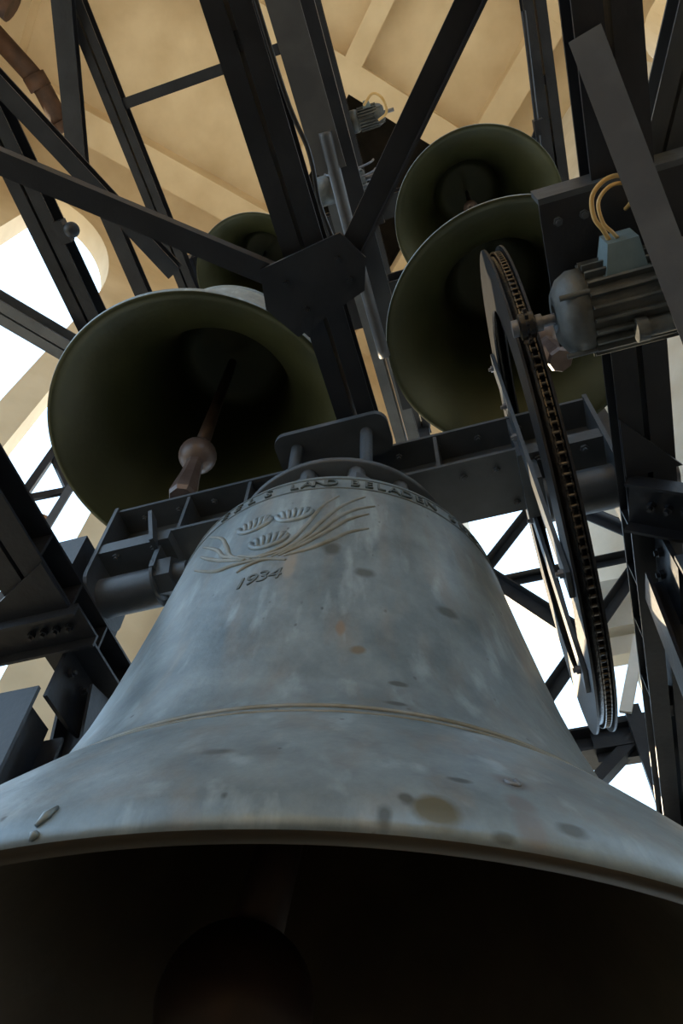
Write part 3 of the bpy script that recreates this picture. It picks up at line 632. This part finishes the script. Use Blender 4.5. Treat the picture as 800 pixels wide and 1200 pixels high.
# ---------------------------------------------------------------- chain wheel on the yoke
WY, WH, WR = PY, 2.41, .850; WX0, WX1 = .178, .238
wh = thing('chain_pulley', 'large flanged chain wheel seen edge-on beside the big bell', 'wheel', (.21, WY, WH - WR))
for (a, b, dp) in ((WX0, WX0 + .007, .20), (WX1 - .007, WX1, .11)):
    MB().lathe([(WR - dp, a - WX0), (WR, a - WX0), (WR, b - WX0), (WR - dp, b - WX0)], (WX0, WY, WH), 'X', 160, None, True, False).build('rim_flange', 'black', wh)
MB().lathe([(WR - .036, .007), (WR - .028, .007), (WR - .028, WX1 - WX0 - .007), (WR - .036, WX1 - WX0 - .007)], (WX0, WY, WH), 'X', 160, None, True, True).build('tread', 'greased', wh)
for y in (1.405, 1.775):
    hh = math.sqrt((WR - .07) ** 2 - (y - WY) ** 2)
    sp = boxp('cross_bar', (WX0 - .014, y - .045, WH - hh), (WX0 - .001, y + .045, WH + hh), 'yoke', wh)
    for h in (WH - hh * .93, WH + hh * .93, 2.50, 2.75): bolt(sp, (WX0 - .014, y, h), (-1, 0, 0), .014, .012, 'bolt')
# drive chain on the wheel
ch = thing('drive_chain', 'greasy roller chain wrapped round the chain wheel rim', 'chain', (.222, WY, WH - WR))
NL = 190; CR = WR - .020
lk = MB().box((-.010, -.012, -.006), (-.007, .012, .006)).box((.007, -.012, -.006), (.010, .012, .006)).cyl((-.0115, 0, 0), (.0115, 0, 0), .005, .005, 8, True, False)
lme = bpy.data.meshes.new('chain_link'); lme.from_pydata([tuple(v) for v in lk.v], [], lk.f); lme.materials.append(M['chain'])
for k in range(NL):
    a = 2 * math.pi * k / NL
    o = link('chain_link', lme, ch, (.217, WY + CR * math.cos(a), WH + CR * math.sin(a))); o.rotation_euler = (a + math.pi / 2, 0, 0)

# ---------------------------------------------------------------- motors
def motor(label, c, L, r, side=1, scale=1.0, extra=True, ext_cat='motor'):
    """motor lying along X; shaft on the -X side when side=1"""
    cx, cy, chh = c; t = thing('electric_motor', label, ext_cat, (cx, cy, chh - r), 'swing motors of the bells')
    S = side; xs = cx - S * L / 2; xe = cx + S * L / 2
    X = lambda f: cx + S * (f - .5) * L
    lo = lambda a, b: (min(a, b), max(a, b))
    MB().cyl((X(.16), cy, chh), (X(1.0), cy, chh), r * .86, r * .86, 40).build('stator_body', 'motor', t)
    MB().lathe([(r * .30, 0), (r * .55, .0), (r * .80, .018), (r * .93, .045), (r * .93, .075), (r * .30, .075)] if S > 0 else [(r * .30, 0), (r * .55, .0), (r * .80, -.018), (r * .93, -.045), (r * .93, -.075), (r * .30, -.075)], (X(.0), cy, chh), 'X', 40, None, True).build('end_shield', 'motor', t)
    for k in range(22):
        a = math.radians(-176 + k * 16)
        ca, sa = math.cos(a), math.sin(a)
        p = Vector((X(.26), cy + r * .93 * ca, chh + r * .93 * sa)); q = Vector((X(.98), p.y, p.z))
        MB().extrude(rprof(.006 * scale + .001, r * .19), p, q, (0, ca, sa)).build('cooling_fin', 'motor', t)
    MB().lathe([(.01, 0), (r * .9, 0), (r * .98, .02 * S), (r * .98, .08 * S), (.01, .08 * S)], (X(1.0), cy, chh), 'X', 40, None, True).build('fan_cowl', 'motor', t)
    MB().cyl((X(.0), cy, chh), (X(0) - S * .075, cy, chh), .014, .014, 16).build('shaft', 'bolt', t)
    tb = MB(); a, b = lo(X(.42), X(.74)); y0 = cy - r * .80; z0, z1 = chh - .052 * scale, chh + .05 * scale
    k = .012
    tb.add([(a, y0, z0), (b, y0, z0), (b, y0, z1), (a, y0, z1), (a + k, y0 - .07 * scale, z0 + k), (b - k, y0 - .07 * scale, z0 + k), (b - k, y0 - .07 * scale, z1 - k), (a + k, y0 - .07 * scale, z1 - k)], [(0, 1, 2, 3), (7, 6, 5, 4), (0, 4, 5, 1), (1, 5, 6, 2), (2, 6, 7, 3), (3, 7, 4, 0)])
    tbo = tb.build('terminal_box', 'motor_box', t)
    boxp('box_flange', (a - .006, y0 + .0, z0 - .006), (b + .006, y0 + .012, z1 + .006), 'motor_box', tbo)
    for f in (.12,):
        for q in (-1, 1): MB().cyl((X(.02), cy + q * r * .66, chh - r * .66), (X(.26), cy + q * r * .66, chh - r * .66), .007 * scale, .007 * scale, 10).build('tie_bolt', 'motor', t)
    if extra:
        MB().cyl((X(.62), cy + r * .30, chh - r * 1.02), (X(1.3), cy + r * .30, chh - r * 1.02), .022, .022, 20).build('conduit', 'motor', t)
        MB().cyl((X(.55), cy + r * .30, chh - r * 1.02), (X(.64), cy + r * .30, chh - r * 1.02), .030, .030, 16).build('conduit_nut', 'motor', t)
    return t
MC = (.425, .785, 1.945); ML = .30
mt = motor('grey finned electric motor with pale blue terminal box beside the wheel', MC, ML, .115)
MB().extrude(rprof(.17, .014), (.44, .80, 2.075), (.44, .95, 2.075)).build('foot', 'motor', mt)
spx = .205
sk = thing('chain_sprocket', 'small chain sprocket on the motor shaft beside the wheel rim', 'sprocket', (spx, MC[1], MC[2] - .05))
MB().cyl((spx - .018, MC[1], MC[2]), (spx + .018, MC[1], MC[2]), .034, .034, 24).build('hub', 'greased', sk)
for k in range(12):
    a = 2 * math.pi * k / 12
    MB().extrude([(-.007, -.006), (.007, -.006), (.003, .008), (-.003, .008)], (spx - .004, MC[1] + .038 * math.cos(a), MC[2] + .038 * math.sin(a)), (spx + .004, MC[1] + .038 * math.cos(a), MC[2] + .038 * math.sin(a)), (0, math.cos(a), math.sin(a))).build('tooth', 'greased', sk)
for xx in (spx - .03, spx + .03): MB().cyl((xx - .008, MC[1], MC[2]), (xx + .008, MC[1], MC[2]), .022, .022, 16).build('collar', 'bolt', sk)
# motor mounting bracket hanging under the low beam
mk = thing('motor_bracket', 'dark bracket plate with bluish edge holding the motor', 'bracket', (.45, .6, 2.07))
boxp('plate', (.295, .535, 2.070), (.72, .92, 2.082), 'steel', mk)
boxp('upstand', (.295, .520, 2.070), (.72, .535, 2.175), 'yoke', mk)  # lighter slate colour stands in for sky light on this edge
for x in (.335, .40): bolt(mk, (x, .585, 2.070), (0, 0, -1), .012, .010, 'yoke')
def cable(label, pts, r, mat='cable', grp='motor cables'):
    P = [Vector(p) for p in pts]; out = []
    Q = [P[0]] + P + [P[-1]]
    for i in range(1, len(Q) - 2):
        for j in range(8):
            t = j / 8; a, b, c, d = Q[i - 1], Q[i], Q[i + 1], Q[i + 2]
            out.append(.5 * ((2 * b) + (c - a) * t + (2 * a - 5 * b + 4 * c - d) * t * t + (3 * b - 3 * c + d - a) * t ** 3))
    out.append(P[-1])
    o = MB().tube(out, r, 8).build('power_cable', mat, None, P[0])
    return tag(o, label, 'cable', grp, 'thing')
cable('yellow cable looping above the pale blue terminal box', [(.425, .625, 1.94), (.412, .595, 1.93), (.395, .560, 1.93), (.398, .515, 1.94), (.43, .490, 1.95), (.47, .492, 1.96), (.50, .525, 1.98), (.50, .565, 2.0), (.50, .60, 2.066)], .0055)
cable('second yellow cable strand beside the looping one', [(.445, .625, 1.94), (.428, .60, 1.91), (.408, .57, 1.905), (.405, .525, 1.915), (.435, .50, 1.925), (.475, .508, 1.935), (.515, .56, 1.96), (.53, .60, 2.066)], .0045)
m2 = motor('small motor with bright guard beside the middle beam', (-.30, .74, 4.33), .17, .075, -1, .7, False)
m3 = motor('upper small motor in shadow near the ceiling hatch', (-.17, .72, 6.62), .20, .085, -1, .7, False)
for nm, (x, y, h) in (('bright wire guard over the small motor by the middle beam', (-.285, .74, 4.31)),):
    gd = thing('motor_guard', nm, 'guard', (x, y, h))
    for k in range(4):
        yy = y - .07 + .045 * k
        MB().tube([(x + .13 * math.cos(q), yy, h + .06 - .12 * math.sin(q)) for q in [math.pi * i / 10 for i in range(11)]], .006, 6).build('guard_wire', 'bolt', gd)
    MB().tube([(x, y - .08, h - .06), (x, y + .075, h - .06)], .006, 6).build('guard_wire', 'bolt', gd)
cable('ochre cable looping from the upper motor near the hatch', [(-.20, .62, 6.5), (-.12, .56, 6.45), (-.06, .60, 6.4), (-.05, .70, 6.42), (-.12, .74, 6.45)], .010)
cable('black cable running along the middle beam', [(-.33, -.8, 2.86), (-.325, .1, 2.84), (-.30, .35, 2.83), (-.315, .52, 2.84), (-.30, .68, 2.84)], .008, 'cable_dark')
cable('grey conduit pipe running beside the middle beam to the gusset', [(-.27, .36, 3.3), (-.275, .55, 3.3), (-.28, .8, 3.3), (-.28, 1.3, 3.3)], .026, 'steel_grey')
# flat side bars beside the middle beam
single('guide_bar', 'grey flat bar slanting beside the middle beam from the top edge', 'bar', rprof(.12, .012), (-.30, -.6, 3.35), (-.285, .50, 3.30), 'steel_grey')
single('guide_bar', 'dark flat bar beyond the grey bar near the middle beam', 'bar', rprof(.10, .05), (-.27, -.6, 4.0), (-.27, 1.9, 4.0), 'steel')

# ---------------------------------------------------------------- small fittings
lp = thing('bulkhead_lamp', 'small round dark lamp on the beam in the white arch', 'lamp', (-1.90, .55, 4.45))
boxp('bracket', (-1.93, .50, 4.40), (-1.87, .62, 4.47), 'steel', lp)
MB().cyl((-1.88, .55, 4.43), (-1.845, .55, 4.40), .02, .02, 12).build('neck', 'steel', lp)
MB().lathe([(.001 + .042 * math.sin(q), -.042 * math.cos(q)) for q in [math.pi * i / 12 for i in range(13)]], (-1.835, .56, 4.40), 'Z', 24).build('globe', 'steel', lp)
pp = thing('drain_pipe', 'rusty brown drain pipe with elbow under the ceiling corner', 'pipe', (-4.55, -.4, 12.0))
MB().tube([(-4.88, -1.15, 12.0), (-4.62, -.55, 12.0), (-4.55, -.37, 12.0)], .13, 14).build('pipe_run', 'rust', pp)
MB().tube([(-4.56, -.42, 12.0), (-4.52, -.25, 12.0), (-4.48, .22, 12.0)], .13, 14).build('pipe_run', 'rust', pp)
MB().tube([(-4.57, -.46, 12.0), (-4.545, -.28, 12.0)], .155, 14).build('elbow_collar', 'rust', pp)
MB().tube([(-4.49, .16, 12.0), (-4.47, .30, 12.0)], .155, 14).build('end_collar', 'rust', pp)
stub = MB().tube([(-4.3, -1.75, 11.6), (-4.42, -1.35, 11.6), (-4.30, -1.18, 11.6)], .2, 14).build('pipe_stub', 'rust', None, (-4.4, -1.35, 11.6)); tag(stub, 'short rusty pipe stub at the top picture corner', 'pipe', None, 'thing')
rod = thing('pull_rod', 'thin dark pull rod with clamp beside the high bell', 'rod', (1.0, .5, 6.2))
MB().cyl((.975, .35, 6.22), (.945, 1.22, 6.18), .016, .016, 10).build('rod', 'steel', rod)
boxp('clamp', (.93, 1.02, 6.16), (1.0, 1.12, 6.24), 'steel', rod); MB().extrude(rprof(.05, .02), (.965, 1.07, 6.2), (.90, 1.2, 6.25)).build('clamp_arm', 'steel', rod)
ld = thing('lattice_post', 'upright lattice post with rusty cross strap against the white sky', 'post', (-2.86, 2.1, FL))
A = Vector((-2.93, 2.02, 0)); B = Vector((-2.77, 2.185, 0))
MB().extrude(rprof(.10, .05), A + Vector((0, 0, FL)), A + Vector((0, 0, 6.5)), (1, 1, 0)).build('upright', 'steel', ld)
MB().extrude(rprof(.07, .05), B + Vector((0, 0, FL)), B + Vector((0, 0, 6.5)), (1, 1, 0)).build('upright', 'steel_grey', ld)
for k in range(9):
    h = .6 + k * .62
    MB().extrude(rprof(.03, .05), A + Vector((0, 0, h)), B + Vector((0, 0, h + .31)), (1, 1, 0)).build('lacing_bar', 'steel', ld)
    MB().extrude(rprof(.03, .05), B + Vector((0, 0, h + .31)), A + Vector((0, 0, h + .62)), (1, 1, 0)).build('lacing_bar', 'steel', ld)
MB().extrude(rprof(.05, .02), A + Vector((-.03, -.05, 4.22)), B + Vector((.03, .0, 4.22)), (1, 1, 0)).build('strap', 'orange', ld)
# stepped concrete ledge beyond the wheel
lg = thing('concrete_ledge', 'pale stepped concrete ledge beyond the chain wheel', 'ledge', (.55, 3.75, 3.7))
boxp('upper_course', (.46, 3.68, 4.03), (.98, 3.80, 4.30), 'concrete_pale_lit', lg)
boxp('middle_course', (.44, 3.64, 3.80), (.98, 3.80, 4.015), 'concrete_pale_lit', lg)
boxp('lower_course', (.47, 3.70, 3.62), (.98, 3.80, 3.775), 'concrete_pale_lit', lg)
